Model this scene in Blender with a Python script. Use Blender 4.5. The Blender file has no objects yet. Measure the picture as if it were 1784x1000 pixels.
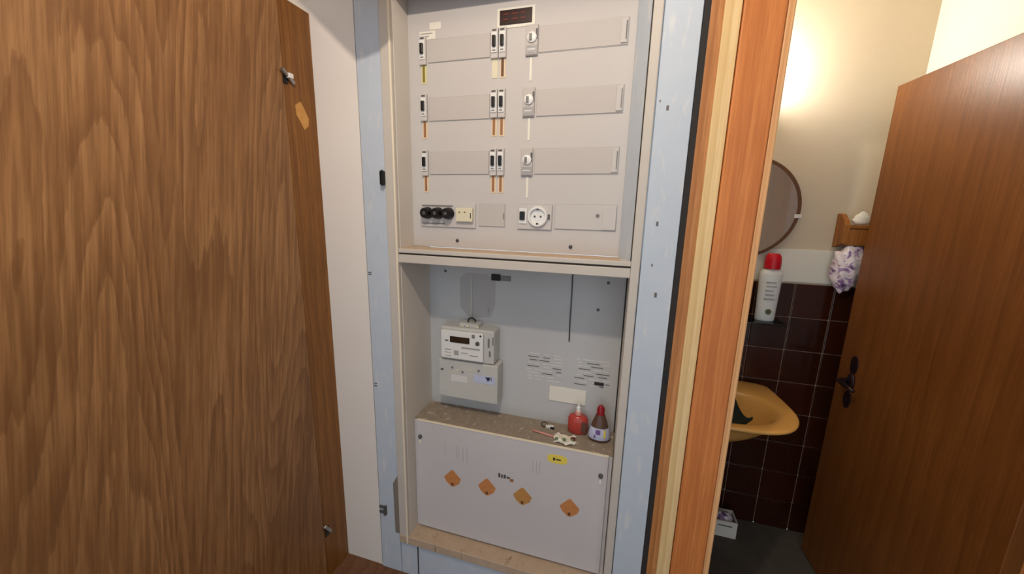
import bpy, bmesh, math, random
from mathutils import Vector, Matrix
random.seed(7)
S = bpy.context.scene
COL = S.collection
PI = math.pi

# ------------------------------------------------------------------ camera
CAM = Vector((0.0, -1.1383, 1.5))
R = ((0.95940855, 0.07851499, -0.27087015),
     (0.28096708, -0.18318922, 0.94207176),
     (0.02434627, -0.9799373, -0.19781343))          # rows: world axes seen from the camera (right, down, forward)
cam = bpy.data.cameras.new('camera'); camo = bpy.data.objects.new('camera', cam); COL.objects.link(camo)
m = Matrix([[R[i][0], -R[i][1], -R[i][2], CAM[i]] for i in range(3)] + [[0, 0, 0, 1]])
camo.matrix_world = m
cam.sensor_width = 36; cam.lens = 650 / 1784 * 36; cam.clip_start = 0.02
S.camera = camo

# ------------------------------------------------------------------ light
S.view_settings.view_transform = 'Standard'; S.view_settings.look = 'None'
S.view_settings.exposure = 0.0; S.view_settings.gamma = 1.0; S.view_settings.use_curve_mapping = False
w = bpy.data.worlds.new('world'); S.world = w; w.use_nodes = True
bg = w.node_tree.nodes['Background']; bg.inputs[0].default_value = (0.76, 0.88, 1.0, 1); bg.inputs[1].default_value = 1.18
LAMP = Vector((-0.24, -0.85, 2.32))
def lamp(name, loc, energy, color, radius):
    l = bpy.data.lights.new(name, 'POINT'); l.energy = energy; l.color = color; l.shadow_soft_size = radius
    o = bpy.data.objects.new(name, l); COL.objects.link(o); o.location = loc; return o
lamp('corridor_light', LAMP, 26, (1.0, 0.86, 0.72), 0.02)
lamp('washroom_light', (0.45, 0.67, 2.045), 12.0, (1.0, 0.97, 0.91), 0.03)

# ------------------------------------------------------------------ materials
def srgb(r, g, b):
    f = lambda c: (c / 255 / 12.92) if c / 255 <= 0.04045 else ((c / 255 + 0.055) / 1.055) ** 2.4
    return (f(r), f(g), f(b), 1)
def base(name, rough=0.5, spec=0.5, metal=0.0):
    mt = bpy.data.materials.new(name); mt.use_nodes = True
    nt = mt.node_tree; b = nt.nodes['Principled BSDF']
    b.inputs['Roughness'].default_value = rough; b.inputs['Metallic'].default_value = metal
    b.inputs['Specular IOR Level'].default_value = spec
    return mt, nt, b
def plain(name, c, rough=0.5, spec=0.4, metal=0.0):
    mt, nt, b = base(name, rough, spec, metal); b.inputs['Base Color'].default_value = srgb(*c); return mt
def node(nt, t, **kw):
    n = nt.nodes.new(t)
    for k, v in kw.items(): setattr(n, k, v)
    return n
def ramp(nt, stops):
    r = node(nt, 'ShaderNodeValToRGB'); e = r.color_ramp.elements
    while len(e) < len(stops): e.new(0.5)
    for el, (p, c) in zip(e, stops): el.position = p; el.color = c
    return r
def coords(nt, scale, tilt=0.0):
    tc = node(nt, 'ShaderNodeTexCoord'); mp = node(nt, 'ShaderNodeMapping'); out = tc.outputs['Object']
    if tilt:
        mr_ = node(nt, 'ShaderNodeMapping'); mr_.inputs['Rotation'].default_value = (tilt, 0, 0)
        nt.links.new(out, mr_.inputs['Vector']); out = mr_.outputs['Vector']
    mp.inputs['Scale'].default_value = scale
    nt.links.new(out, mp.inputs['Vector']); return mp.outputs['Vector']
def noise(nt, vec, scale, detail=4, rough=0.6, dist=0.0):
    n = node(nt, 'ShaderNodeTexNoise'); n.inputs['Scale'].default_value = scale; n.inputs['Detail'].default_value = detail
    n.inputs['Roughness'].default_value = rough; n.inputs['Distortion'].default_value = dist
    nt.links.new(vec, n.inputs['Vector']); return n.outputs['Fac']
def mix(nt, fac, a, b, blend='MIX'):
    x = node(nt, 'ShaderNodeMix', data_type='RGBA', blend_type=blend)
    for sock, v in ((x.inputs[0], fac), (x.inputs[6], a), (x.inputs[7], b)):
        if hasattr(v, 'is_linked'): nt.links.new(v, sock)
        else: sock.default_value = v
    return x.outputs[2]
def bump(nt, b, h, strength, dist=0.002):
    bp = node(nt, 'ShaderNodeBump'); bp.inputs['Strength'].default_value = strength; bp.inputs['Distance'].default_value = dist
    nt.links.new(h, bp.inputs['Height']); nt.links.new(bp.outputs['Normal'], b.inputs['Normal'])
def painted(name, c, c2, stain=None, rough=0.5, scale=6, stain_at=0.62, spec=0.3):
    """paint with slow tone drift and worn or dirty spots"""
    mt, nt, b = base(name, rough, spec)
    v = coords(nt, (1, 1, 1))
    col = mix(nt, noise(nt, v, scale), srgb(*c), srgb(*c2))
    if stain:
        v2 = coords(nt, (1, 1, 0.22))
        r = ramp(nt, [(stain_at, (0, 0, 0, 1)), (stain_at + 0.1, (1, 1, 1, 1))])
        nt.links.new(noise(nt, v2, 34, 6, 0.7), r.inputs[0])
        col = mix(nt, r.outputs[0], col, srgb(*stain))
    nt.links.new(col, b.inputs['Base Color'])
    bump(nt, b, noise(nt, v, 160, 3), 0.12)
    return mt
def wood(name, dark, mid, light, rough=0.45, bands=9.0, warp=7.0, pores=0.55, zs=0.10, axis='Y', fine=170, spec=0.35, bandmix=0.6, tilt=0.0, cloud=0.35, contour=0.0):
    mt, nt, b = base(name, rough, spec)
    v = coords(nt, (1, 1, zs), tilt)
    wv = node(nt, 'ShaderNodeTexWave', wave_type='BANDS', bands_direction=axis, wave_profile='SAW')
    wv.inputs['Scale'].default_value = bands; wv.inputs['Distortion'].default_value = warp
    wv.inputs['Detail'].default_value = 3; wv.inputs['Detail Scale'].default_value = 1.3; wv.inputs['Detail Roughness'].default_value = 0.55
    nt.links.new(v, wv.inputs['Vector'])
    r = ramp(nt, [(0.0, srgb(*light)), (0.55, srgb(*mid)), (0.93, srgb(*dark)), (1.0, srgb(*mid))])
    fig = wv.outputs['Fac']
    if contour:                                       # flame figure: contour lines of a slow stretched noise
        c1 = noise(nt, coords(nt, (1, 1, zs * 0.75), tilt), 3.2, 2, 0.45)
        c2 = noise(nt, coords(nt, (1, 1, zs), tilt), 30, 3, 0.6)
        a1 = node(nt, 'ShaderNodeMath', operation='MULTIPLY'); a1.inputs[1].default_value = contour; nt.links.new(c1, a1.inputs[0])
        a2 = node(nt, 'ShaderNodeMath', operation='MULTIPLY_ADD'); a2.inputs[1].default_value = 1.3; nt.links.new(c2, a2.inputs[0]); nt.links.new(a1.outputs[0], a2.inputs[2])
        a3 = node(nt, 'ShaderNodeMath', operation='FRACT'); nt.links.new(a2.outputs[0], a3.inputs[0]); fig = a3.outputs[0]
    nt.links.new(fig, r.inputs[0])
    slow = mix(nt, noise(nt, v, 5, 3), srgb(*mid), srgb(*light))
    col = mix(nt, bandmix, slow, r.outputs[0])
    v2 = coords(nt, (1, 1, 0.035), tilt)
    p = ramp(nt, [(0.40, (0, 0, 0, 1)), (0.62, (1, 1, 1, 1))])
    nf = noise(nt, v2, fine, 3, 0.65); nt.links.new(nf, p.inputs[0])
    dk = mix(nt, p.outputs[0], srgb(*dark), col)
    col = mix(nt, pores, col, dk)
    cr = ramp(nt, [(0.42, (1, 1, 1, 1)), (0.68, (0, 0, 0, 1))]); nt.links.new(noise(nt, coords(nt, (1, 1, 0.4), tilt), 4.5, 4, 0.6), cr.inputs[0])
    col = mix(nt, cloud, col, mix(nt, cr.outputs[0], srgb(*dark), col))
    nt.links.new(col, b.inputs['Base Color'])
    bump(nt, b, nf, 0.15)
    return mt

M = {}
M['leaf'] = wood('oak_veneer', (100, 65, 36), (148, 104, 64), (174, 130, 86), 0.42, bands=5.5, warp=11, zs=0.13, fine=120, tilt=0.13, bandmix=0.48, pores=0.55, cloud=0.45, contour=30)
M['post'] = wood('stained_wood', (96, 58, 20), (138, 88, 36), (152, 102, 48), 0.45, bands=7, warp=4, bandmix=0.4)
M['casing'] = wood('orange_wood', (172, 96, 46), (204, 122, 60), (218, 142, 80), 0.5, bandmix=0.35, cloud=0.15, bands=5, warp=5, zs=0.06, axis='X', fine=120, pores=0.5)
M['batten'] = wood('raw_pine', (206, 168, 108), (228, 196, 142), (236, 210, 162), 0.6, bands=9, warp=3, zs=0.05, axis='X', pores=0.4)
M['lip'] = wood('light_lipping', (206, 146, 92), (226, 172, 118), (234, 188, 136), 0.5, bands=9, warp=3, zs=0.05, axis='X', pores=0.4)
M['brownstrip'] = wood('brown_wood', (150, 92, 44), (190, 128, 74), (204, 146, 92), 0.5, bands=8, warp=4, zs=0.06, axis='X')
M['wcdoor'] = wood('walnut_veneer', (84, 46, 16), (118, 70, 30), (130, 80, 38), 0.36, bands=5, warp=9, zs=0.1, pores=0.35, bandmix=0.3)
M['shelfwood'] = wood('shelf_wood', (120, 70, 24), (164, 102, 42), (180, 118, 54), 0.5)
M['plaster'] = painted('white_plaster', (234, 226, 218), (226, 217, 208), None, 0.75, 5)
M['wcwall'] = painted('tan_plaster', (214, 198, 172), (207, 191, 166), None, 0.8, 4)
M['wcwhite'] = painted('white_wall_paint', (232, 228, 214), (226, 222, 208), None, 0.8, 4)
M['blue'] = painted('blue_paint', (194, 202, 211), (182, 192, 204), (204, 206, 208), 0.5, 14, 0.56)
M['frame'] = painted('greige_enamel', (200, 192, 182), (188, 180, 170), (140, 128, 112), 0.42, 8, 0.70)
M['panel'] = painted('panel_enamel', (196, 190, 186), (190, 184, 180), None, 0.6, 4, spec=0.15)
M['strip'] = painted('strip_enamel', (190, 182, 177), (184, 177, 172), None, 0.6, 4, spec=0.15)
M['liner'] = painted('liner_enamel', (214, 206, 196), (204, 196, 186), None, 0.5, 5)
M['backboard'] = painted('backboard_enamel', (194, 192, 190), (182, 181, 180), (162, 159, 156), 0.55, 4, 0.70)
M['boxpaint'] = painted('box_enamel', (204, 198, 198), (194, 188, 186), (176, 164, 152), 0.45, 3, 0.72)
M['edge'] = plain('cream_edge', (226, 214, 192), 0.5)
M['black'] = plain('black_plastic', (14, 12, 14), 0.35)
M['seam'] = plain('dark_gap', (44, 40, 38), 0.8)
M['white'] = plain('white_plastic', (222, 220, 216), 0.35)
M['grey'] = plain('grey_plastic', (160, 156, 154), 0.4)
M['midgrey'] = plain('mid_grey_plastic', (120, 116, 114), 0.45)
M['darkgrey'] = plain('dark_grey_plastic', (84, 80, 80), 0.45)
M['ink'] = plain('printed_ink', (104, 98, 96), 0.6)
M['lightink'] = plain('light_print', (212, 206, 202), 0.6)
M['cream'] = plain('cream_plastic', (214, 206, 178), 0.4)
M['tag'] = plain('brown_tag', (150, 104, 66), 0.6)
M['olive'] = plain('olive_tag', (130, 112, 48), 0.6)
M['darktag'] = plain('dark_brown_tag', (98, 62, 34), 0.6)
M['tagpaper'] = plain('peach_paper', (218, 194, 164), 0.7)
M['yellowpaper'] = plain('yellow_paper', (212, 204, 150), 0.7)
M['nameplate'] = plain('brown_black_plate', (40, 12, 6), 0.3)
M['rednote'] = plain('dull_red_print', (96, 22, 14), 0.5)
M['paper'] = plain('paper', (226, 220, 206), 0.8)
M['lcd'] = plain('meter_display', (46, 28, 6), 0.25)
M['metal'] = plain('dull_steel', (170, 168, 164), 0.35, 0.5, 0.9)
M['darkmetal'] = plain('dark_bronze', (52, 36, 40), 0.35, 0.5, 0.6)
M['clear'] = painted('smoky_housing', (196, 194, 188), (184, 182, 176), None, 0.3, 10)
M['orange'] = painted('orange_sticker', (206, 142, 88), (180, 112, 60), (130, 110, 90), 0.6, 60, 0.60)
M['ochre'] = painted('ochre_sticker', (186, 150, 84), (184, 112, 60), (104, 88, 54), 0.6, 60, 0.56)
M['yellow'] = plain('yellow_sticker', (228, 204, 84), 0.6)
M['dust'] = painted('dusty_ledge', (166, 152, 136), (122, 108, 94), (206, 192, 172), 0.85, 30, 0.58)
M['rust'] = painted('rusty_ledge', (196, 172, 148), (172, 150, 128), (124, 104, 86), 0.8, 22, 0.60)
M['chip'] = painted('bare_render', (140, 128, 116), (112, 106, 96), (96, 92, 86), 0.9, 30, 0.6)
M['patchgrey'] = painted('darker_enamel', (178, 175, 172), (164, 161, 158), (150, 146, 142), 0.6, 8, 0.6)
M['torn'] = painted('torn_wood', (214, 164, 96), (178, 122, 58), None, 0.8, 60)
M['redsoap'] = plain('red_soap', (176, 66, 56), 0.15)
M['pinksoap'] = plain('pale_pink_plastic', (214, 150, 138), 0.2)
M['brownbottle'] = plain('brown_bottle', (92, 66, 54), 0.25)
M['redcap'] = plain('dark_red_cap', (142, 18, 30), 0.35)
M['cap'] = plain('bright_red_cap', (200, 18, 36), 0.35)
M['bluelabel'] = plain('pale_blue_label', (186, 190, 214), 0.5)
M['violet'] = plain('violet_print', (118, 84, 142), 0.5)
M['greenprint'] = plain('green_print', (96, 122, 84), 0.5)
M['ceramic'] = painted('mustard_ceramic', (226, 172, 96), (220, 164, 88), None, 0.16, 4, spec=0.6)
M['bottle'] = painted('bottle_plastic', (232, 232, 226), (220, 222, 218), None, 0.35, 8)
M['cloth'] = painted('dark_green_cloth', (40, 52, 44), (26, 34, 30), None, 0.9, 40)
M['blackglass'] = plain('black_glass', (10, 12, 18), 0.1, 0.6)
M['wcfloor'] = painted('grey_floor', (92, 84, 76), (70, 64, 58), (104, 96, 88), 0.7, 18, 0.66)
M['brownfloor'] = wood('brown_floorboard', (88, 56, 36), (120, 82, 56), (134, 96, 66), 0.6, bands=6, axis='X', zs=1.0)
M['grout'] = plain('tile_grout', (184, 148, 124), 0.8)
def tile_mat():
    mt, nt, b = base('brown_glazed_tile', 0.14, 0.5)
    v = coords(nt, (1, 1, 1))
    oi = node(nt, 'ShaderNodeObjectInfo')
    c1 = mix(nt, oi.outputs['Random'], srgb(74, 28, 16), srgb(58, 28, 14))
    col = mix(nt, noise(nt, v, 9), c1, srgb(38, 16, 8))
    nt.links.new(col, b.inputs['Base Color']); return mt
M['tile'] = tile_mat()
def mirror_mat():
    mt, nt, b = base('mirror_glass', 0.03, 0.5, 1.0); b.inputs['Base Color'].default_value = srgb(205, 200, 184); return mt
M['mirror'] = mirror_mat()
def bag_mat():
    mt, nt, b = base('printed_film', 0.25, 0.5)
    v = coords(nt, (1, 1, 1))
    r = ramp(nt, [(0.36, srgb(96, 60, 110)), (0.44, srgb(170, 140, 176)), (0.50, srgb(226, 218, 220)), (0.60, srgb(216, 200, 204)), (0.68, srgb(128, 70, 104))])
    nt.links.new(noise(nt, v, 24, 3, 0.6, 1.0), r.inputs[0]); nt.links.new(r.outputs[0], b.inputs['Base Color']); return mt
M['bag'] = bag_mat()
def glow_mat():
    mt, nt, b = base('lit_bulb', 0.3); b.inputs['Emission Color'].default_value = (1, 0.88, 0.68, 1); b.inputs['Emission Strength'].default_value = 6; return mt
M['bulb'] = glow_mat()

# ------------------------------------------------------------------ mesh helpers
WL = {}                                              # world position of every object's origin
def link(name, bm, mat, parent=None, kind=None, smooth=False, origin=None):
    if origin is None:
        xs = [v.co for v in bm.verts]
        lo = Vector([min(c[i] for c in xs) for i in range(3)]); hi = Vector([max(c[i] for c in xs) for i in range(3)])
        origin = Vector(((lo.x + hi.x) / 2, (lo.y + hi.y) / 2, lo.z))
    origin = Vector(origin)
    bmesh.ops.translate(bm, verts=bm.verts, vec=-origin)
    bmesh.ops.recalc_face_normals(bm, faces=bm.faces)
    me = bpy.data.meshes.new(name); bm.to_mesh(me); bm.free()
    if smooth:
        for p in me.polygons: p.use_smooth = True
    me.materials.append(M[mat])
    o = bpy.data.objects.new(name, me); COL.objects.link(o)
    if parent: o.parent = parent; o.location = origin - WL[parent.name]
    else: o.location = origin
    WL[o.name] = origin
    if kind: o['kind'] = kind
    return o
def thing(name, loc, label, cat, group=None, kind=None):
    o = bpy.data.objects.new(name, None); COL.objects.link(o); o.location = loc; o.empty_display_size = 0.05
    WL[o.name] = Vector(loc); return tag(o, label, cat, group, kind)
def tag(o, label, cat, group=None, kind=None):
    o['label'] = label; o['category'] = cat
    if group: o['group'] = group
    if kind: o['kind'] = kind
    return o
def b_box(bm, x0, x1, y0, y1, z0, z1, bev=0.0, seg=2):
    vs = [bm.verts.new((x, y, z)) for x in (x0, x1) for y in (y0, y1) for z in (z0, z1)]
    fs = [bm.faces.new([vs[i] for i in q]) for q in ((0, 1, 3, 2), (4, 6, 7, 5), (0, 4, 5, 1), (2, 3, 7, 6), (0, 2, 6, 4), (1, 5, 7, 3))]
    if bev:
        es = {e for f in fs for e in f.edges}
        bmesh.ops.bevel(bm, geom=list(es), offset=bev, segments=seg, affect='EDGES', profile=0.5)
    return bm
def box(name, x0, x1, y0, y1, z0, z1, mat, parent=None, bev=0.0, kind=None):
    return link(name, b_box(bmesh.new(), x0, x1, y0, y1, z0, z1, bev), mat, parent, kind)
def b_prism(bm, pts, d, axis='y'):
    """pts: outline; axis y -> (x,z) swept from d[0] to d[1] along y; z -> (x,y) swept along z; x -> (y,z)"""
    mk = {'y': lambda p, t: (p[0], t, p[1]), 'z': lambda p, t: (p[0], p[1], t), 'x': lambda p, t: (t, p[0], p[1])}[axis]
    a = [bm.verts.new(mk(p, d[0])) for p in pts]; b = [bm.verts.new(mk(p, d[1])) for p in pts]
    bm.faces.new(a); bm.faces.new(b[::-1])
    n = len(pts)
    for i in range(n): bm.faces.new((a[i], b[i], b[(i + 1) % n], a[(i + 1) % n]))
    return bm
def prism(name, pts, d, mat, parent=None, axis='y', kind=None):
    return link(name, b_prism(bmesh.new(), pts, d, axis), mat, parent, kind)
def b_lathe(bm, prof, c, axis='z', n=28, sx=1.0, sy=1.0, caps=True):
    """prof: (radius, height) pairs; closed at both ends"""
    rings = []
    for r, h in prof:
        ring = []
        for i in range(n):
            a = 2 * PI * i / n; p = (r * math.cos(a) * sx, r * math.sin(a) * sy)
            co = {'z': (p[0], p[1], h), 'y': (p[0], h, p[1]), 'x': (h, p[0], p[1])}[axis]
            ring.append(bm.verts.new((c[0] + co[0], c[1] + co[1], c[2] + co[2])))
        rings.append(ring)
    for a, b in zip(rings, rings[1:]):
        for i in range(n): bm.faces.new((a[i], a[(i + 1) % n], b[(i + 1) % n], b[i]))
    if caps: bm.faces.new(rings[0][::-1]); bm.faces.new(rings[-1])
    return bm
def lathe(name, prof, c, mat, parent=None, axis='z', n=28, smooth=True, sx=1.0, sy=1.0):
    o = link(name, b_lathe(bmesh.new(), prof, c, axis, n, sx, sy), mat, parent, smooth=smooth)
    if smooth:
        mod = o.modifiers.new('edges', 'EDGE_SPLIT'); mod.split_angle = math.radians(40)
    return o
def b_tube(bm, pts, r, n=8):
    pts = [Vector(p) for p in pts]; rings = []
    for i, p in enumerate(pts):
        t = (pts[min(i + 1, len(pts) - 1)] - pts[max(i - 1, 0)]).normalized()
        u = t.orthogonal().normalized(); v = t.cross(u)
        rr = r[i] if isinstance(r, (list, tuple)) else r
        rings.append([bm.verts.new(p + (u * math.cos(2 * PI * k / n) + v * math.sin(2 * PI * k / n)) * rr) for k in range(n)])
    for a, b in zip(rings, rings[1:]):
        off = min(range(n), key=lambda o: sum((a[k].co - b[(k + o) % n].co).length for k in range(n)))
        for k in range(n): bm.faces.new((a[k], a[(k + 1) % n], b[(k + 1 + off) % n], b[(k + off) % n]))
    bm.faces.new(rings[0][::-1]); bm.faces.new(rings[-1])
    return bm
def tube(name, pts, r, mat, parent=None, n=8):
    return link(name, b_tube(bmesh.new(), pts, r, n), mat, parent, smooth=True)
def oval(cx, cz, rx, rz, n=24, p=2.0):
    out = []
    for i in range(n):
        a = 2 * PI * i / n; c, s = math.cos(a), math.sin(a)
        out.append((cx + rx * math.copysign(abs(c) ** (2 / p), c), cz + rz * math.copysign(abs(s) ** (2 / p), s)))
    return out
def marks(name, rects, y, mat, parent, t=0.0008):
    """flat printed dashes lying on a face that looks towards -y"""
    bm = bmesh.new()
    for x0, x1, z0, z1 in rects: b_box(bm, x0, x1, y - t, y, z0, z1)
    return link(name, bm, mat, parent)
def px(u, v, y):
    """the point of the plane y = const that the photograph shows at pixel u, v"""
    d = (u - 892, v - 500, 650); r = [sum(R[i][k] * d[k] for k in range(3)) for i in range(3)]
    t = (y - CAM.y) / r[1]; return CAM.x + t * r[0], CAM.z + t * r[2]

# ------------------------------------------------------------------ setting: floors, walls, ceiling
o = tag(box('floor', -1.7, 1.7, -2.2, 0.0, -0.05, 0.0, 'brownfloor'), 'brown wooden floor in front of the cabinet wall', 'floor', kind='structure')
o = tag(box('floor', 0.12, 1.045, 0.0, 0.755, -0.05, 0.0, 'wcfloor'), 'dark grey floor of the small washroom', 'floor', kind='structure')
o = tag(box('ceiling', -1.7, 1.7, -2.2, 0.0, 2.6, 2.65, 'wcwhite'), 'white ceiling above the corridor', 'ceiling', kind='structure')
o = tag(box('ceiling', 0.06, 1.1, 0.1, 0.8, 2.5, 2.55, 'wcwhite'), 'white ceiling above the small washroom', 'ceiling', kind='structure')
# plaster panel between the left door and the blue strip
wl = tag(box('wall_front', -1.15, -0.876, 0.0, 0.3, 0.0, 2.6, 'plaster'), 'narrow white plaster wall beside the oak door', 'wall', kind='structure')
bm = bmesh.new()
b_box(bm, 0.153, 0.352, 0.0005, 0.1, 0.0, 2.6); b_box(bm, 0.99, 1.7, 0.0, 0.1, 0.0, 2.6); b_box(bm, 0.352, 0.99, 0.0, 0.1, 2.05, 2.6)
b_box(bm, -0.876, 0.153, 0.0, 0.24, 2.19, 2.6)
tag(link('wall_middle', bm, 'plaster'), 'white plaster wall around the washroom doorway, behind its casing', 'wall', kind='structure')
tag(box('wall_left', 0.06, 0.12, 0.1, 0.8, 0.0, 2.5, 'wcwall'), 'tan left side wall of the small washroom', 'wall', kind='structure')
tag(box('wall_right', 1.045, 1.1, 0.1, 0.8, 0.0, 2.5, 'wcwhite'), 'white right side wall of the small washroom', 'wall', kind='structure')
tag(box('wall_right', 1.45, 1.55, -2.2, 0.0, 0.0, 2.6, 'post'), 'brown wood panelled side wall of the corridor beyond the washroom door', 'wall', kind='structure')
tag(box('wall_left', -1.25, -1.15, -2.2, 0.0, 0.0, 2.6, 'plaster'), 'white corridor wall behind the open oak door leaf', 'wall', kind='structure')
wb = thing('wall_back', (0.58, 0.755, 0.0), 'washroom back wall, tan plaster above dark brown glazed tiles', 'wall', kind='structure')
box('plaster_field', 0.12, 1.045, 0.757, 0.8, 1.222, 2.5, 'wcwall', wb)
box('plaster_band', 0.12, 1.045, 0.748, 0.757, 1.228, 1.371, 'wcwhite', wb, 0.003)
box('grout_bed', 0.12, 1.045, 0.757, 0.8, 0.0, 1.222, 'grout', wb)
TX = [0.16 + 0.1467 * i for i in range(-1, 7)]; TX = [0.747 + 0.1462 * k for k in range(-5, 3)]
tile0 = None
for i in range(len(TX) - 1):
    x0, x1 = max(TX[i], 0.12) + 0.0018, min(TX[i + 1], 1.045) - 0.0018
    if x1 - x0 < 0.01: continue
    full = abs(x1 - x0 - 0.1426) < 0.002
    for r in range(8):
        z0 = r * 0.15275 + 0.0018; z1 = z0 + 0.1491
        if full and tile0 is not None:
            t = tile0.copy(); COL.objects.link(t); t.location = Vector(((x0 + x1) / 2, 0.7525 + random.uniform(0, .0006), z0)) - WL[wb.name]
        else:
            t = box('tile', x0, x1, 0.749, 0.757, z0, z1, 'tile', wb, 0.0025)
            if full: tile0 = t

# ------------------------------------------------------------------ unseen board, added and shaped to cast the slanting shadow at the top left
def occl(q, y=-0.25):
    t = (y - LAMP.y) / (0 - LAMP.y); return (LAMP.x + (q[0] - LAMP.x) * t, LAMP.z + (q[1] - LAMP.z) * t)
pA, pB, pC = occl((-1.06, 2.14)), occl((-0.868, 1.965)), occl((-0.778, 1.985))
sl = (pA[1] - pB[1]) / (pA[0] - pB[0])
prism('shadow_board', [(-1.04, pA[1] + sl * (-1.04 - pA[0])), pA, pB, pC, (pC[0], 2.6), (-1.04, 2.6)], (-0.25, -0.20), 'post')
tag(bpy.data.objects['shadow_board'], 'unseen board added to cast the slanting shadow left of the cabinet', 'trim', kind='structure')

# ------------------------------------------------------------------ left door and its post
d1 = thing('door_1', (-1.049, -0.122, 0.0), 'large oak veneered door leaf standing open at the left', 'door', kind='structure')
box('leaf', -1.089, -1.049, -1.12, -0.123, 0.012, 2.125, 'leaf', d1, 0.0015)
h = lathe('hinge_pin', [(0.006, 0), (0.0065, 0.004), (0.0065, 0.05), (0.004, 0.054)], (-1.041, -0.075, 1.868), 'metal', d1, 'y', 12)
h.location = Vector((-1.041, -0.118, 1.893)) - WL[d1.name]; h.rotation_euler = (math.radians(-35), 0, 0)
box('hinge_plate', -1.049, -1.045, -0.128, -0.112, 1.876, 1.912, 'black', d1, 0.001)
box('hinge_tip', -1.045, -1.030, -0.119, -0.103, 1.893, 1.907, 'white', d1, 0.001)
h2 = box('lower_hinge', -1.049, -1.038, -0.100, -0.088, 0.205, 0.262, 'metal', d1, 0.002)
h2.rotation_euler = (math.radians(32), 0, 0)
box('lower_hinge_plate', -1.049, -1.046, -0.118, -0.098, 0.195, 0.235, 'black', d1, 0.001)
tp = thing('trim_2', (-1.049, -0.06, 0.0), 'dark stained post at the hinge side of the oak door', 'trim', kind='structure')
box('post', -1.089, -1.049, -0.1215, 0.0, 0.0, 2.125, 'post', tp, 0.001)
pts = [(-0.088, 1.822), (-0.066, 1.838), (-0.048, 1.812), (-0.036, 1.79), (-0.04, 1.766), (-0.058, 1.752), (-0.07, 1.772), (-0.086, 1.792)]
link('torn_patch', b_prism(bmesh.new(), pts, (-1.049, -1.0478), 'x'), 'torn', tp)

# ------------------------------------------------------------------ blue painted surround of the cabinet
tl = thing('trim_3', (-0.826, 0.0, 0.0), 'left pale blue painted board beside the meter cabinet', 'trim', kind='structure')
box('board', -0.870, -0.779, -0.006, 0.24, 0.0, 2.19, 'blue', tl, 0.002)
box('gap_strip', -0.876, -0.870, 0.003, 0.24, 0.0, 2.19, 'seam', tl)
for z in (1.265, 1.272, 0.842, 0.832): box('nail', -0.866, -0.853, -0.0075, -0.006, z, z + 0.003, 'darkgrey', tl)
bm = b_prism(bmesh.new(), [(-0.802, 0.42), (-0.785, 0.452), (-0.7795, 0.458), (-0.7795, 0.19), (-0.800, 0.19)], (-0.0068, -0.006))
link('bare_patch', bm, 'chip', tl)
bm = bmesh.new(); b_box(bm, -0.868, -0.838, -0.014, -0.006, 0.296, 0.304, 0.001); b_box(bm, -0.868, -0.838, -0.014, -0.006, 0.272, 0.280, 0.001); b_box(bm, -0.845, -0.835, -0.018, -0.006, 0.268, 0.308, 0.001)
link('hinge_stub', bm, 'darkgrey', tl)
tr = thing('trim_4', (0.106, 0.0, 0.0), 'right pale blue painted board between cabinet and wooden casing', 'trim', kind='structure')
box('board', 0.0605, 0.1515, -0.006, 0.24, 0.0, 2.19, 'blue', tr, 0.002)
for u, v, a in ((1163, 188, .006), (1145, 390, .006), (1136, 462, .004), (1142, 514, .007), (1150, 176, .003)):
    x, z = px(u, v, -0.006); box('paint_chip', x - a / 2, x + a / 2, -0.0068, -0.006, z - a, z + a, 'ink', tr)
tag(box('trim_5', -0.776, 0.058, -0.006, 0.24, 0.0, 0.160, 'blue', None, 0.002), 'pale blue plinth board below the meter cabinet', 'trim', kind='structure')
box('plinth_joint', -0.700, -0.695, -0.0072, -0.006, 0.01, 0.150, 'seam', bpy.data.objects['trim_5'])

# ------------------------------------------------------------------ wooden casing at the right
def strip(name, x0, x1, p, back, mat, label, bev=0.002):
    k = (1.1383 - p) / 1.1383                         # x measured on the wall plane, carried to the strip's own front
    return tag(box(name, x0 * k, x1 * k, -p, back, 0.0, 2.13, mat, None, bev), label, 'trim', kind='structure')
box_gap = tag(box('trim_6', 0.1525, 0.168, -0.0065, 0.0005, 0.0, 2.13, 'seam'), 'dark narrow gap between blue board and brown strip', 'trim', kind='structure')
t7 = strip('trim_7', 0.168, 0.201, 0.006, 0.0, 'brownstrip', 'narrow brown wooden strip beside the blue board')
x, z = px(1160, 657, -0.007); box('strike_plate', x - .004, x + .006, -0.0085, -0.006, z - .02, z + .02, 'black', t7)
strip('trim_8', 0.200, 0.239, 0.014, 0.0, 'batten', 'pale raw pine batten between brown strip and orange casing')
strip('trim_9', 0.2425, 0.336, 0.020, 0.0, 'casing', 'wide orange brown wooden casing of the washroom doorway', 0.003)
t10 = strip('shadow_board0', 0.336, 0.354, 0.017, 0.1, 'lip', 'light wooden lipping along the right edge of the orange casing', 0.004)
strip('shadow_board1', 0.985, 1.09, 0.012, 0.1, 'casing', 'right wooden casing of the washroom doorway')
tag(box('shadow_board2', 0.35, 0.99, -0.012, 0.1, 2.05, 2.13, 'casing'), 'wooden head casing over the washroom doorway', 'trim', kind='structure')

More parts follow.
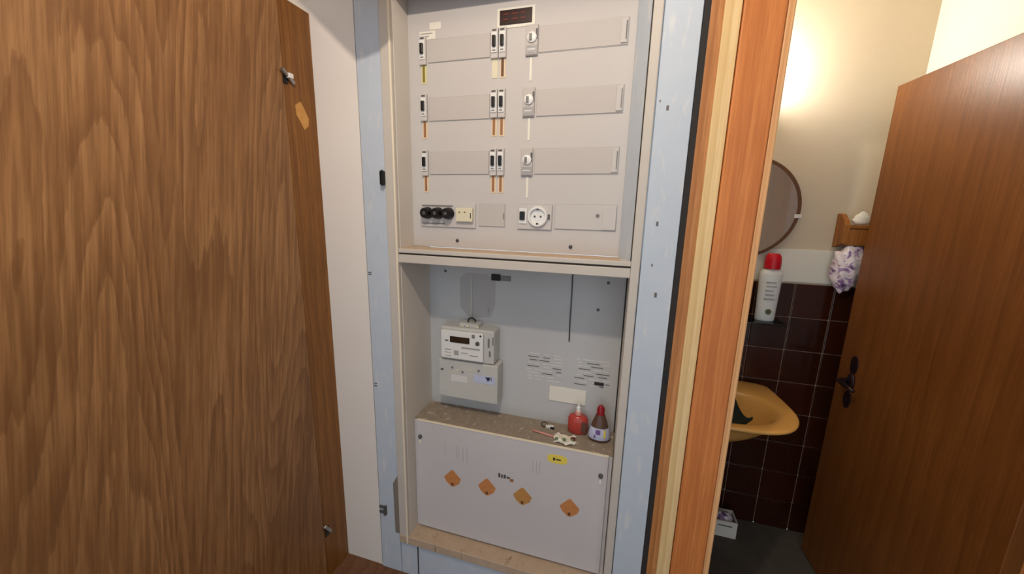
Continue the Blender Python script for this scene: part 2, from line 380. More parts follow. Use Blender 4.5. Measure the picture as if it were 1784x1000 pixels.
# ------------------------------------------------------------------ washroom door
d2 = thing('door_2', (0.955, -0.02, 0.0), 'walnut brown washroom door leaf standing open at the right', 'door', kind='structure')
ang = math.atan2(0.910 - 0.945, 0.64 - 0.0)
bm = b_box(bmesh.new(), 0, 0.038, 0.0, 0.72, 0.008, 1.975, 0.002)
bmesh.ops.rotate(bm, verts=bm.verts, cent=(0, 0, 0), matrix=Matrix.Rotation(-ang, 3, 'Z'))
bmesh.ops.translate(bm, verts=bm.verts, vec=(0.949, -0.075, 0))
link('leaf', bm, 'wcdoor', d2)
def dface(y): return 0.949 + math.tan(ang) * (y + 0.075)       # x of the visible face at depth y
def door_part(name, bm, mat, smooth=False):
    bmesh.ops.rotate(bm, verts=bm.verts, cent=(0, 0, 0), matrix=Matrix.Rotation(-ang, 3, 'Z'))
    bmesh.ops.translate(bm, verts=bm.verts, vec=(dface(HY), HY, 0)); return link(name, bm, mat, d2, smooth=smooth)
HY = 0.555
for nm, zc in (('rosette', 0.945), ('keyhole_rosette', 0.800)):
    door_part(nm, b_prism(bmesh.new(), oval(0, zc, 0.019, 0.036, 24), (-0.005, 0), 'x'), 'darkmetal')
hb = bmesh.new()
b_prism(hb, oval(0, 0.874, 0.021, 0.034, 20), (-0.006, 0), 'x')
b_tube(hb, [(-0.004, 0.0, 0.880), (-0.03, 0.0, 0.880), (-0.046, -0.008, 0.880), (-0.05, -0.03, 0.880), (-0.05, -0.075, 0.878), (-0.049, -0.10, 0.876)], [0.009, 0.009, 0.009, 0.0085, 0.008, 0.006], 10)
door_part('lever_handle', hb, 'darkmetal', True)
kh = bmesh.new(); b_prism(kh, oval(0, 0.808, 0.004, 0.004, 10), (-0.0056, -0.005), 'x'); b_prism(kh, [(-.0018, .788), (.0018, .788), (.0018, .808), (-.0018, .808)], (-0.0056, -0.005), 'x')
door_part('keyhole', kh, 'black')

# ------------------------------------------------------------------ meter cabinet
cb = thing('meter_cabinet', (-0.36, 0.1, 0.16), 'built-in greige steel meter cabinet with two open compartments', 'cabinet')
box('left_stile', -0.776, -0.735, -0.014, 0.0, 0.164, 2.19, 'frame', cb, 0.003)
box('left_lip', -0.742, -0.735, -0.018, -0.013, 0.164, 2.19, 'edge', cb, 0.0015)
box('right_stile', 0.033, 0.058, -0.014, 0.0, 0.164, 2.19, 'frame', cb, 0.003)
box('top_rail', -0.735, 0.033, -0.014, 0.02, 2.145, 2.19, 'frame', cb, 0.002)
box('upper_rail', -0.735, 0.033, -0.012, 0.1, 1.352, 1.366, 'frame', cb, 0.002)
box('rail_gap', -0.735, 0.033, -0.009, 0.19, 1.3465, 1.352, 'seam', cb)
box('middle_rail', -0.735, 0.033, -0.014, 0.19, 1.318, 1.3465, 'frame', cb, 0.002)
box('rusty_ledge', -0.734, 0.0, 0.0, 0.084, 1.366, 1.3675, 'rust', cb)
box('stile_gap', 0.030, 0.033, -0.006, 0.001, 1.3675, 2.145, 'seam', cb)
box('left_liner', -0.740, -0.733, 0.0, 0.21, 0.164, 2.19, 'liner', cb)
box('right_liner', 0.033, 0.036, 0.0, 0.21, 0.164, 1.34, 'liner', cb)
bm = b_prism(bmesh.new(), [(-0.004, 0.0835), (0.033, 0.0), (0.036, 0.0), (0.0, 0.0865)], (1.366, 2.19), 'z')
link('angled_liner', bm, 'blue', cb)
bb = box('back_board', -0.740, 0.036, 0.2, 0.215, 0.164, 1.34, 'backboard', cb)
box('bottom_ledge', -0.776, 0.058, -0.016, 0.06, 0.160, 0.196, 'rust', cb, 0.003)
bm = bmesh.new(); b_box(bm, -0.790, -0.774, -0.024, -0.012, 1.578, 1.622, 0.002); b_lathe(bm, [(.005, 0), (.005, .05)], (-0.782, -0.020, 1.575), 'z', 10)
link('hinge', bm, 'black', cb)
box('side_gap', 0.0285, 0.033, 0.1985, 0.2, 0.69, 1.318, 'seam', bb)
# details fixed on the back board
def on_back(name, u0, v0, u1, v1, mat, t=0.002, bev=0.0):
    x0, z1 = px(u0, v0, 0.2); x1, z0 = px(u1, v1, 0.2); return box(name, x0, x1, 0.2 - t, 0.2, z0, z1, mat, bb, bev)
on_back('clip', 857, 477, 872, 489, 'seam', 0.008, 0.001)
on_back('clip_tail', 873, 480, 890, 490, 'midgrey', 0.004, 0.001)
box('number_plate', -0.222, -0.082, 0.196, 0.2, 0.782, 0.842, 'paper', bb, 0.001)
box('oval_plug', -0.055, -0.02, 0.195, 0.2, 0.872, 0.884, 'seam', bb, 0.002)
tube('hanging_cord', [(-0.158, 0.197, 1.315), (-0.157, 0.196, 1.2), (-0.158, 0.196, 1.1), (-0.157, 0.196, 1.03)], 0.0024, 'darkgrey', bb, 6)
tube('seal_wire', [(-0.55, 0.196, 1.25), (-0.549, 0.196, 1.15), (-0.549, 0.192, 1.07)], 0.002, 'paper', bb, 6)
link('darker_patch', b_prism(bmesh.new(), [(-0.60, 1.24), (-0.57, 1.262), (-0.49, 1.262), (-0.452, 1.24), (-0.452, 1.14), (-0.47, 1.09), (-0.56, 1.08), (-0.598, 1.12)], (0.1992, 0.2)), 'patchgrey', bb)  # thin patch in a slightly darker grey than the back board
rs_l, rs_d = [], []
for (x0, x1, zt, zb, n) in ((-0.325, -0.18, 0.965, 0.86, 9), (-0.132, 0.0, 0.965, 0.865, 9)):
    for k in range(n):
        z = zt - (zt - zb) * k / (n - 1); xx = x0 + random.uniform(0, 0.02)
        while xx < x1 - 0.015:
            L = random.uniform(0.015, 0.05); (rs_l if random.random() < 0.55 else rs_d).append((xx, min(xx + L, x1), z - 0.0016, z + 0.0016)); xx += L + random.uniform(0.006, 0.02)
tl1 = marks('notice_highlights', rs_l, 0.2, 'lightink', bb); tl1['kind'] = 'stuff'
tl2 = marks('notice_lines', rs_d, 0.2, 'ink', bb); tl2['kind'] = 'stuff'
for u, v in ((1060, 493), (1042, 540), (776, 472)):
    x, z = px(u, v, 0.2); lathe('rivet', [(0.006, 0), (0.005, -0.002)], (x, 0.2, z), 'darkgrey', bb, 'y', 10)

# ------------------------------------------------------------------ distribution panel (upper compartment)
PY = 0.085
dp = thing('distribution_panel', (-0.37, PY, 1.374), 'pale enamel fuse panel filling the upper half of the cabinet', 'fuse panel')
box('cover_plate', -0.733, -0.004, PY, PY + 0.02, 1.3685, 2.19, 'panel', dp, 0.001)
def plate(name, x0, x1, z0, z1, mat='strip', t=0.003, y=PY, parent=None, bev=0.0008):
    return box(name, x0, x1, y - t, y, z0, z1, mat, parent or dp, bev)
ROWS = ((1.976, 2.043, 2.014), (1.795, 1.867, 1.840), (1.621, 1.694, 1.661))
def slot(x0, x1, z0, z1):                             # dark joint left around an inset plate
    plate('plate_joint', x0 - 0.0012, x1 + 0.0012, z0 - 0.0018, z1 + 0.0012, 'grey', 0.0012, bev=0)
def breaker(x, zc, dark=True):
    bk = plate('circuit_breaker', x - 0.0118, x + 0.0118, zc - 0.045, zc + 0.040, 'panel', 0.010, bev=0.0015)
    y = PY - 0.010
    plate('breaker_face', x - 0.0092, x + 0.0092, zc - 0.030, zc + 0.028, 'white', 0.003, y, bk)
    plate('rocker', x - 0.0052, x + 0.0062, zc - 0.0145, zc + 0.0165, 'black', 0.008, y - 0.003, bk, 0.002)
    plate('terminal_mark', x - 0.007, x + 0.006, zc + 0.031, zc + 0.036, 'darkgrey', 0.001, y, bk, 0)
    plate('rating_mark', x - 0.006, x + 0.005, zc - 0.0255, zc - 0.022, 'midgrey', 0.001, y - 0.003, bk, 0)
    return bk
def name_tag(x, zc, mat, paper):
    pl = plate('circuit_tag', x - 0.009, x + 0.010, zc - 0.031, zc + 0.028, paper, 0.0015, bev=0)
    plate('tag_stripe', x - 0.0045, x + 0.0035, zc - 0.026, zc + 0.026, mat, 0.0015, PY - 0.0015, pl, 0)
def selector(x, zc):
    s = plate('selector_switch', x - 0.019, x + 0.019, zc - 0.045, zc + 0.040, 'strip', 0.008, bev=0.0015)
    y = PY - 0.008
    lathe('dial', [(0.015, y - 0.001 - PY), (0.015, -0.012), (0.012, -0.014)], (x + 0.001, PY, zc + 0.004), 'white', s, 'y', 20)
    box('dial_pointer', x - 0.006, x + 0.002, PY - 0.018, PY - 0.0135, zc - 0.006, zc + 0.012, 'midgrey', s, 0.001)
    plate('scale_plate', x - 0.017, x + 0.017, zc - 0.043, zc - 0.017, 'grey', 0.002, y, s, 0.0005)
    for k in range(3): plate('scale_line', x - 0.012, x + 0.012, zc - 0.038 + k * 0.008, zc - 0.0355 + k * 0.008, 'white' if k % 2 else 'grey', 0.0006, y - 0.002, s, 0)
    plate('side_latch', x + 0.013, x + 0.018, zc + 0.0, zc + 0.026, 'darkgrey', 0.003, y, s, 0.0005)
    return s
for i, (z0, z1, zc) in enumerate(ROWS):
    slot(-0.658, -0.442, z0, z1); plate('blank_strip', -0.658, -0.442, z0, z1)
    slot(-0.286, -0.026, z0, z1 + 0.004); plate('blank_strip', -0.286, -0.026, z0, z1 + 0.004)
    plate('strip_end', -0.046, -0.028, z0 + 0.004, z1, 'panel', 0.004, PY - 0.003)
    plate('end_slot', -0.033, -0.030, z0 + 0.012, z1 - 0.008, 'darkgrey' if i == 0 else 'midgrey', 0.001, PY - 0.007, bev=0)
    breaker(-0.6755, zc); breaker(-0.4255, zc); breaker(-0.3995, zc)
    selector((-0.307, -0.311, -0.311)[i], zc - 0.001)
    zt = zc - 0.070
    name_tag(-0.6755, zt, 'olive' if i == 0 else 'tag', 'yellowpaper' if i == 0 else 'tagpaper')
    name_tag(-0.3995, zt, 'darktag' if i == 0 else 'tag', 'tagpaper')
    if i: name_tag(-0.4255, zt, 'tag', 'tagpaper')
    else: plate('circuit_tag', -0.435, -0.416, zt - 0.03, zt + 0.028, 'cream', 0.0015, bev=0)
    plate('cable_strip', -0.312, -0.305, zc - 0.115, zc - 0.05, 'paper', 0.0018, bev=0)
npl = plate('nameplate_border', -0.420, -0.300, 2.052, 2.108, 'paper', 0.002)
nm = plate('nameplate', -0.411, -0.309, 2.061, 2.101, 'nameplate', 0.003, PY - 0.002, npl)
rr = [(-0.40 + 0.028 * k, -0.40 + 0.028 * k + random.uniform(.012, .02), z, z + 0.004) for z in (2.073, 2.087) for k in range(3)]
marks('print', rr, PY - 0.005, 'rednote', nm)
sk = plate('inspection_sticker', -0.690, -0.632, 2.046, 2.070, 'paper', 0.0008, bev=0)
marks('print', [(-0.686, -0.642, 2.062, 2.0645), (-0.686, -0.655, 2.054, 2.0565)], PY - 0.0008, 'grey', sk)
plate('inspection_sticker', -0.652, -0.612, 2.074, 2.094, 'paper', 0.0008, bev=0)
# bottom row: fuse block, blanks, socket
fb = plate('fuse_block', -0.697, -0.487, 1.441, 1.524, 'panel', 0.006, bev=0.0015)
plate('block_bar', -0.690, -0.572, 1.5125, 1.5165, 'midgrey', 0.002, PY - 0.006, fb, 0)
plate('block_bar', -0.690, -0.602, 1.451, 1.4545, 'midgrey', 0.002, PY - 0.006, fb, 0)
for x in (-0.668, -0.6265, -0.586):
    f = lathe('fuse_cap', [(0.0205, -0.006), (0.0205, -0.014), (0.0185, -0.020), (0.0185, -0.032), (0.015, -0.037)], (x, PY, 1.4885), 'black', fb, 'y', 24)
    lathe('fuse_window', [(0.006, -0.037), (0.006, -0.0378)], (x, PY, 1.4885), 'darkgrey', f, 'y', 14)
fs = plate('fuse_cartridge', -0.556, -0.494, 1.462, 1.508, 'cream', 0.012, PY - 0.006, fb, 0.002)
plate('slot', -0.502, -0.499, 1.474, 1.492, 'seam', 0.001, PY - 0.018, fs, 0)
for x in (-0.545, -0.525): plate('slot', x, x + 0.006, 1.492, 1.496, 'olive', 0.001, PY - 0.018, fs, 0)
slot(-0.476, -0.383, 1.449, 1.523); bl = plate('blank_cover', -0.476, -0.383, 1.449, 1.523)
plate('latch', -0.388, -0.3845, 1.474, 1.494, 'midgrey', 0.001, PY - 0.003, bl, 0)
slot(-0.336, -0.222, 1.444, 1.524); so = plate('socket_unit', -0.336, -0.222, 1.444, 1.524, 'panel', 0.006, bev=0.0015)
sw = plate('switch_frame', -0.331, -0.305, 1.462, 1.512, 'white', 0.003, PY - 0.006, so)
plate('switch_rocker', -0.3285, -0.311, 1.474, 1.502, 'black', 0.006, PY - 0.009, so, 0.002)
ring = bmesh.new(); b_lathe(ring, [(0.0335, -0.006), (0.0335, -0.012), (0.031, -0.016), (0.026, -0.016), (0.0245, -0.008)], (-0.268, PY, 1.486), 'y', 32)
sr = link('socket_ring', ring, 'white', so)
for sx in (-0.010, 0.010): lathe('pin_hole', [(0.0036, -0.0080), (0.0036, -0.0088)], (-0.268 + sx, PY, 1.486), 'darkgrey', sr, 'y', 12, False)
for sz in (-0.0255, 0.0225): plate('earth_clip', -0.2715, -0.2645, 1.486 + sz, 1.486 + sz + 0.005, 'seam', 0.003, PY - 0.012, sr, 0)
plate('hinge_lug', -0.235, -0.228, 1.478, 1.494, 'darkgrey', 0.004, PY - 0.006, sr, 0)
slot(-0.212, -0.020, 1.449, 1.527); rb = plate('blank_cover', -0.212, -0.020, 1.449, 1.527, 'panel', 0.004)
box('cover_step', -0.062, -0.021, PY - 0.007, PY - 0.004, 1.451, 1.519, 'panel', rb, 0.0008)
x, z = px(1041, 376, PY - 0.005); lathe('screw', [(0.006, -0.004), (0.005, -0.007)], (x, PY, z), 'midgrey', rb, 'y', 12)
for (u, v) in ((797, 419), (994, 430)):
    x, z = px(u, v, PY); s = lathe('panel_screw', [(0.0062, 0), (0.0062, -0.003), (0.004, -0.005)], (x, PY, z), 'darkgrey', dp, 'y', 12)
    box('screw_slot', x - 0.004, x + 0.004, PY - 0.0056, PY - 0.0048, z - 0.0008, z + 0.0008, 'black', s)

# ------------------------------------------------------------------ electricity meter
em = thing('electricity_meter', (-0.55, 0.2, 0.76), 'grey electricity meter with dark display on the cabinet back board', 'meter')
Y1 = 0.12
fx0, fz1 = px(768, 574, Y1); fx1, fz0 = px(841, 632, Y1)
box('housing', fx0 - 0.006, -0.430, Y1 + 0.012, 0.199, fz0 - 0.01, fz1 + 0.012, 'clear', em, 0.006)
fc = box('faceplate', fx0, fx1, Y1, Y1 + 0.012, fz0, fz1, 'white', em, 0.003)
x0, z1 = px(784, 585, Y1); x1, z0 = px(818, 600, Y1)
box('display', x0, x1, Y1 - 0.002, Y1, z0, z1, 'lcd', fc, 0.0008)
def fpx(u0, v0, u1, v1, mat, nm='print'):
    x0, z1 = px(u0, v0, Y1); x1, z0 = px(u1, v1, Y1); box(nm, x0, x1, Y1 - 0.001, Y1, z0, z1, mat, fc)
for q in ((775, 591, 781, 594, 'ink'), (775, 607, 786, 609.5, 'ink'), (775, 612, 786, 614.5, 'grey'), (791, 610, 799, 619, 'grey'), (803, 614, 815, 617, 'grey'), (818, 619, 833, 622, 'ink'), (775, 618, 786, 620, 'ink'), (804, 607, 836, 608.5, 'grey'), (822, 583, 827, 590, 'midgrey')): fpx(*q)
x, z = px(832, 599, Y1); lathe('button', [(0.0085, 0), (0.0085, -0.003), (0.006, -0.004)], (x, Y1, z), 'darkgrey', fc, 'y', 16)
x, z = px(837, 586, Y1); lathe('sensor', [(0.004, 0), (0.004, -0.001)], (x, Y1, z), 'black', fc, 'y', 12)
Y2 = 0.132
tx0, tz1 = px(764, 637, Y2); tx1, tz0 = px(866, 706, Y2)
tz1 = fz0 - 0.012
tc = box('terminal_cover', tx0, tx1, Y2, 0.199, tz0, tz1, 'clear', em, 0.005)
for k, (u, v) in enumerate(((788, 640), (798, 645), (806, 648), (820, 645), (834, 646), (787, 649))):
    x, z = px(u, v, Y2); lathe('terminal_screw', [(0.0045, 0), (0.0045, -0.003)], (x, Y2, z), 'cream' if k % 2 else 'midgrey', tc, 'y', 10)
x0, z1 = px(768, 641, Y2); box('cover_latch', x0, x0 + 0.012, Y2 - 0.002, Y2, z1 - 0.006, z1, 'darkgrey', tc)
x0, z1 = px(786, 652, Y2); box('wiring_label', x0, x0 + 0.07, Y2 - 0.001, Y2, z1 - 0.026, z1, 'lightink', tc)
x0, z1 = px(826, 652, Y2); x1, z0 = px(862, 671, Y2)
x1 = min(x1, tx1 - 0.004)
stk = box('sticker', x0, x1, Y2 - 0.0012, Y2, z0, z1, 'bluelabel', tc)
x, z = px(851, 661, Y2)
bm = b_prism(bmesh.new(), [(x - 0.013, z + 0.007), (x + 0.006, z + 0.009), (x + 0.008, z + 0.002), (x - 0.002, z - 0.010), (x - 0.006, z - 0.002)], (Y2 - 0.002, Y2 - 0.0012))
b_prism(bm, [(x + 0.011, z + 0.010), (x + 0.0135, z + 0.010), (x + 0.0135, z - 0.006), (x + 0.011, z - 0.006)], (Y2 - 0.002, Y2 - 0.0012))
link('emblem', bm, 'ink', stk); M['emblem'] = plain('dark_blue_print', (38, 40, 70), 0.5); bpy.data.objects['emblem'].data.materials[0] = M['emblem']
x, z = px(822, 560, 0.17)
tube('hanging_hook', [(x + 0.016 * math.cos(a), 0.17, z + 0.014 * math.sin(a)) for a in [k * PI / 5 for k in range(0, 9)]], 0.0032, 'seam', em, 8)
bm = bmesh.new(); b_box(bm, x - 0.045, x + 0.035, 0.15, 0.199, fz1 + 0.010, fz1 + 0.026, 0.003); link('top_bracket', bm, 'clear', em)
for dx in (-0.032, -0.012, 0.028): box('seal', x + dx, x + dx + 0.010, 0.143, 0.15, fz1 + 0.013, fz1 + 0.021, 'cream', em, 0.001)
for k, q in enumerate(((850, 590, 853, 606), (858, 588, 861, 602), (852, 612, 855, 622))):
    x0, z1 = px(q[0], q[1], Y1 + .012); x1, z0 = px(q[2], q[3], Y1 + .012)
    box('housing_rib', min(x0, -0.436), min(x1, -0.433), Y1 + 0.010, Y1 + 0.0125, z0, z1, 'midgrey', em)

# ------------------------------------------------------------------ junction box at the bottom
BY = 0.05
jb = thing('junction_box', (-0.35, 0.12, 0.196), 'wide grey-white junction box with four orange stickers at the cabinet bottom', 'junction box')
box('housing', -0.7325, 0.031, BY + 0.004, 0.1985, 0.197, 0.686, 'boxpaint', jb, 0.002)
cv = box('cover', -0.716, 0.018, BY - 0.004, BY + 0.004, 0.205, 0.686, 'boxpaint', jb, 0.002)
box('top_edge', -0.716, 0.018, BY - 0.0055, BY + 0.004, 0.6855, 0.690, 'edge', jb, 0.001)
box('dusty_top', -0.7325, 0.031, BY + 0.004, 0.1985, 0.6855, 0.688, 'dust', jb)
F = BY - 0.004
for k, (x, z) in enumerate(((-0.568, 0.462), (-0.423, 0.460), (-0.281, 0.456), (-0.104, 0.455))):
    x *= 0.996; r = 0.036
    ds = link('diamond_sticker', b_prism(bmesh.new(), [(x - r, z), (x - .004, z + r), (x + .004, z + r), (x + r, z + .003), (x + r * .8, z - r * .5), (x + .006, z - r), (x - .006, z - r), (x - r * .7, z - r * .55)], (F - 0.001, F)), ('orange', 'orange', 'ochre', 'orange')[k], cv)
    ds2 = link('sticker_mark', b_prism(bmesh.new(), [(x - .005, z - .020), (x + .005, z - .020), (x + .004, z - .032), (x - .004, z - .032)], (F - 0.0018, F - 0.001)), 'darktag', ds)
x, z = -0.35, 0.523
marks('box_print', [(x - .026, x - .018, z - .008, z + .010), (x - .015, x - .008, z - .008, z + .006), (x - .005, x + .004, z - .008, z + .008), (x + .007, x + .02, z - .006, z + .002)], F, 'darkgrey', cv)
box('print_underline', x + 0.02, x + 0.034, F - 0.0008, F, z - .016, z - .004, 'tag', cv)
ys = link('yellow_sticker', b_prism(bmesh.new(), oval(-0.157, 0.640, 0.036, 0.017, 20, 3), (F - 0.001, F)), 'yellow', cv)
marks('print', [(-0.172, -0.164, 0.634, 0.645), (-0.160, -0.144, 0.637, 0.642)], F - 0.001, 'seam', ys)
for x, z, L in ((-.597, .56, .06), (-.548, .55, .06), (-.540, .555, .06), (-.521, .545, .065), (-.505, .54, .07), (-.245, .565, .05), (-.232, .565, .05), (-.219, .565, .05)): box('scratch', x, x + .0014, F - .0006, F, z, z + L, 'grey', cv)
for x, z in ((-0.703, 0.618), (-0.004, 0.612)):
    s = lathe('cover_screw', [(0.008, 0), (0.008, -0.006), (0.005, -0.008)], (x, F, z), 'darkgrey', cv, 'y', 14)
    box('screw_seal', x - .004, x + .004, F - 0.004, F, z - .03, z - .014, 'paper', s, .0008)

# ------------------------------------------------------------------ things on top of the junction box
ZT = 0.6885
sd = thing('soap_bottle', (-0.103, 0.165, ZT), 'small red soap bottle with white nozzle on the junction box', 'bottle')
bm = b_lathe(bmesh.new(), [(0.034, 0), (0.037, 0.005), (0.037, 0.056), (0.031, 0.067), (0.012, 0.072)], (-0.103, 0.165, ZT), 'z', 28, 1.0, 0.62)
link('body', bm, 'redsoap', sd, smooth=True)
box('side_label', -0.088, -0.071, 0.1415, 0.146, ZT + 0.012, ZT + 0.052, 'brownbottle', sd, 0.001)
lathe('collar', [(0.012, 0), (0.012, 0.012), (0.008, 0.016)], (-0.103, 0.165, ZT + 0.072), 'pinksoap', sd, 'z', 16)
lathe('nozzle', [(0.009, 0), (0.008, 0.016), (0.004, 0.020), (0.003, 0.034)], (-0.103, 0.165, ZT + 0.086), 'white', sd, 'z', 16)
db = thing('cleaner_bottle', (-0.022, 0.143, ZT), 'brown conical bottle with dark red cap and pale label in the corner', 'bottle')
link('body', b_lathe(bmesh.new(), [(0.038, 0), (0.040, 0.006), (0.037, 0.030), (0.026, 0.070), (0.016, 0.098), (0.013, 0.104)], (-0.022, 0.143, ZT), 'z', 28, 1.0, 0.7), 'brownbottle', db, smooth=True)
link('label', b_lathe(bmesh.new(), [(0.0395, 0.010), (0.0402, 0.011), (0.0376, 0.030), (0.0318, 0.051), (0.031, 0.052)], (-0.022, 0.143, ZT), 'z', 28, 1.0, 0.71), 'bluelabel', db, smooth=True)
bm = bmesh.new(); b_box(bm, -0.034, -0.018, 0.1150, 0.1195, ZT + 0.032, ZT + 0.048); b_box(bm, -0.04, -0.034, 0.1135, 0.119, ZT + 0.018, ZT + 0.028)
link('label_print', bm, 'violet', db)
box('label_flash', -0.006, 0.001, 0.1165, 0.1215, ZT + 0.022, ZT + 0.05, 'yellow', db)
lathe('cap', [(0.014, 0), (0.014, 0.022), (0.008, 0.032), (0.006, 0.034)], (-0.022, 0.143, ZT + 0.1), 'redcap', db, 'z', 18)
# small things in front of the bottles
pk = thing('blister_pack', (-0.14, 0.092, ZT), 'crumpled white and green blister pack in front of the red bottle', 'package')
bm = bmesh.new(); n = 9; g = {}
for i in range(n):
    for j in range(6):
        x = -0.178 + 0.075 * i / (n - 1) + 0.006 * math.sin(j * 1.3); y = 0.066 + 0.048 * j / 5 + 0.006 * math.sin(i)
        g[i, j] = bm.verts.new((x, y, ZT + 0.004 + 0.010 * random.random() * (0.3 + 0.7 * (0 < i < n - 1))))
for i in range(n - 1):
    for j in range(5): bm.faces.new((g[i, j], g[i + 1, j], g[i + 1, j + 1], g[i, j + 1]))
r = bmesh.ops.extrude_face_region(bm, geom=bm.faces[:]); bmesh.ops.translate(bm, verts=[v for v in r['geom'] if isinstance(v, bmesh.types.BMVert)], vec=(0, 0, -0.0035))
link('foil', bm, 'paper', pk)
for k in range(5): lathe('pill_blister', [(0.006, 0), (0.006, 0.004), (0.003, 0.0065)], (-0.168 + 0.014 * k, 0.078 + 0.009 * (k % 2) + 0.002 * k, ZT + 0.009), 'greenprint' if k % 2 == 0 else 'cream', pk, 'z', 12)
box('printed_end', -0.118, -0.103, 0.082, 0.104, ZT + 0.010, ZT + 0.013, 'rednote', pk, 0.001)
cl = thing('cable_clip', (-0.215, 0.155, ZT), 'small black and white cable clip left of the red bottle', 'clip')
tube('ring', [(-0.228 + 0.012 * math.cos(a), 0.155 + 0.004 * math.sin(a), ZT + 0.011 + 0.008 * math.sin(a)) for a in [k * PI / 6 for k in range(12)]], 0.0018, 'black', cl)
box('base', -0.222, -0.192, 0.148, 0.162, ZT, ZT + 0.010, 'white', cl, 0.002)
box('tip', -0.204, -0.188, 0.145, 0.150, ZT + 0.002, ZT + 0.010, 'black', cl, 0.002)
pn = thing('pencil', (-0.22, 0.1, ZT), 'thin pale pink pencil lying on the dusty box top', 'pencil')
tube('shaft', [(-0.270, 0.115, ZT + 0.004), (-0.180, 0.098, ZT + 0.004)], 0.0038, 'pinksoap', pn, 6)
tube('point', [(-0.180, 0.098, ZT + 0.004), (-0.170, 0.0962, ZT + 0.004)], [0.0037, 0.0008], 'rednote', pn, 6)

# ------------------------------------------------------------------ washroom: basin
ZS = 0.75
wbn = thing('wash_basin', (0.435, 0.5, 0.6), 'mustard yellow ceramic wash basin on the dark tiled wall', 'basin')
def basin_outline(s, back):
    half = [(0.0, 0.272), (0.10, 0.275), (0.18, 0.295), (0.232, 0.335), (0.268, 0.395), (0.283, 0.46), (0.280, 0.53), (0.272, 0.62), (0.262, 0.70), (0.256, back)]
    pts = [(0.435 + x, y) for x, y in half] + [(0.435 - x, y) for x, y in reversed(half[1:])]
    c = (0.435, 0.50); return [(c[0] + (x - c[0]) * s, c[1] + (y - c[1]) * s) for x, y in pts]
def ringverts(bm, pts, z): return [bm.verts.new((x, min(y, 0.747), z)) for x, y in pts]
bm = bmesh.new()
o0 = basin_outline(1.0, 0.747)
inner = [(0.435 + 0.222 * math.cos(a) * 1.0, 0.482 + 0.165 * math.sin(a)) for a in [(-PI / 2 + 2 * PI * i / len(o0)) for i in range(len(o0))]]
def lerp(t): return [(a[0] + (b[0] - a[0]) * t, a[1] + (b[1] - a[1]) * t) for a, b in zip(o0, inner)]
def inn(s): return [(0.435 + (x - 0.435) * s, 0.475 + (y - 0.475) * s) for x, y in inner]
layers = [(inn(0.42), ZS - 0.150), (inn(0.52), ZS - 0.13), (inn(0.74), ZS - 0.105), (basin_outline(0.80, 0.747), ZS - 0.028), (o0, ZS - 0.018), (o0, ZS - 0.005), (lerp(0.08), ZS), (lerp(0.7), ZS), (inn(0.98), ZS - 0.008), (inn(0.88), ZS - 0.05), (inn(0.72), ZS - 0.10), (inn(0.4), ZS - 0.125), (inn(0.1), ZS - 0.13)]
rings = [ringverts(bm, p, z) for p, z in layers]
for a, b in zip(rings, rings[1:]):
    for i in range(len(a)): bm.faces.new((a[i], a[(i + 1) % len(a)], b[(i + 1) % len(a)], b[i]))
bm.faces.new(rings[0][::-1]); bm.faces.new(rings[-1])
ob = link('bowl', bm, 'ceramic', wbn, smooth=True); mo = ob.modifiers.new('round', 'SUBSURF'); mo.levels = 2; mo.render_levels = 2
lathe('drain', [(0.022, 0), (0.022, 0.003), (0.016, 0.004)], (0.435, 0.475, ZS - 0.130), 'metal', wbn, 'z', 18)
bm = bmesh.new(); b_lathe(bm, [(0.022, 0), (0.020, 0.05), (0.016, 0.06)], (0.40, 0.70, ZS), 'z', 16); b_tube(bm, [(0.40, 0.70, ZS + 0.05), (0.40, 0.66, ZS + 0.075), (0.40, 0.60, ZS + 0.075), (0.40, 0.585, ZS + 0.06)], 0.011, 10); link('tap', bm, 'metal', wbn, smooth=True)
# dark cloth lying in the basin
ct = bmesh.new(); n = 10; g = {}
for i in range(n):
    for j in range(n):
        a, b2 = i / (n - 1), j / (n - 1); x = 0.37 + 0.165 * a; y = 0.37 + 0.20 * b2
        rr_ = min(1.0, math.hypot((x - 0.435) / 0.21, (y - 0.47) / 0.17)); zb = ZS - 0.112 + 0.088 * rr_ ** 2
        g[i, j] = ct.verts.new((x + 0.01 * math.sin(5 * b2), y + 0.008 * math.sin(6 * a), zb + 0.045 + 0.016 * math.sin(7 * a + 3 * b2) * math.cos(5 * b2)))
for i in range(n - 1):
    for j in range(n - 1): ct.faces.new((g[i, j], g[i + 1, j], g[i + 1, j + 1], g[i, j + 1]))
r = bmesh.ops.extrude_face_region(ct, geom=ct.faces[:]); bmesh.ops.translate(ct, verts=[v for v in r['geom'] if isinstance(v, bmesh.types.BMVert)], vec=(0, 0, 0.012))
tag(link('cleaning_cloth', ct, 'cloth', smooth=True), 'dark green cleaning cloth lying in the yellow basin', 'cloth')

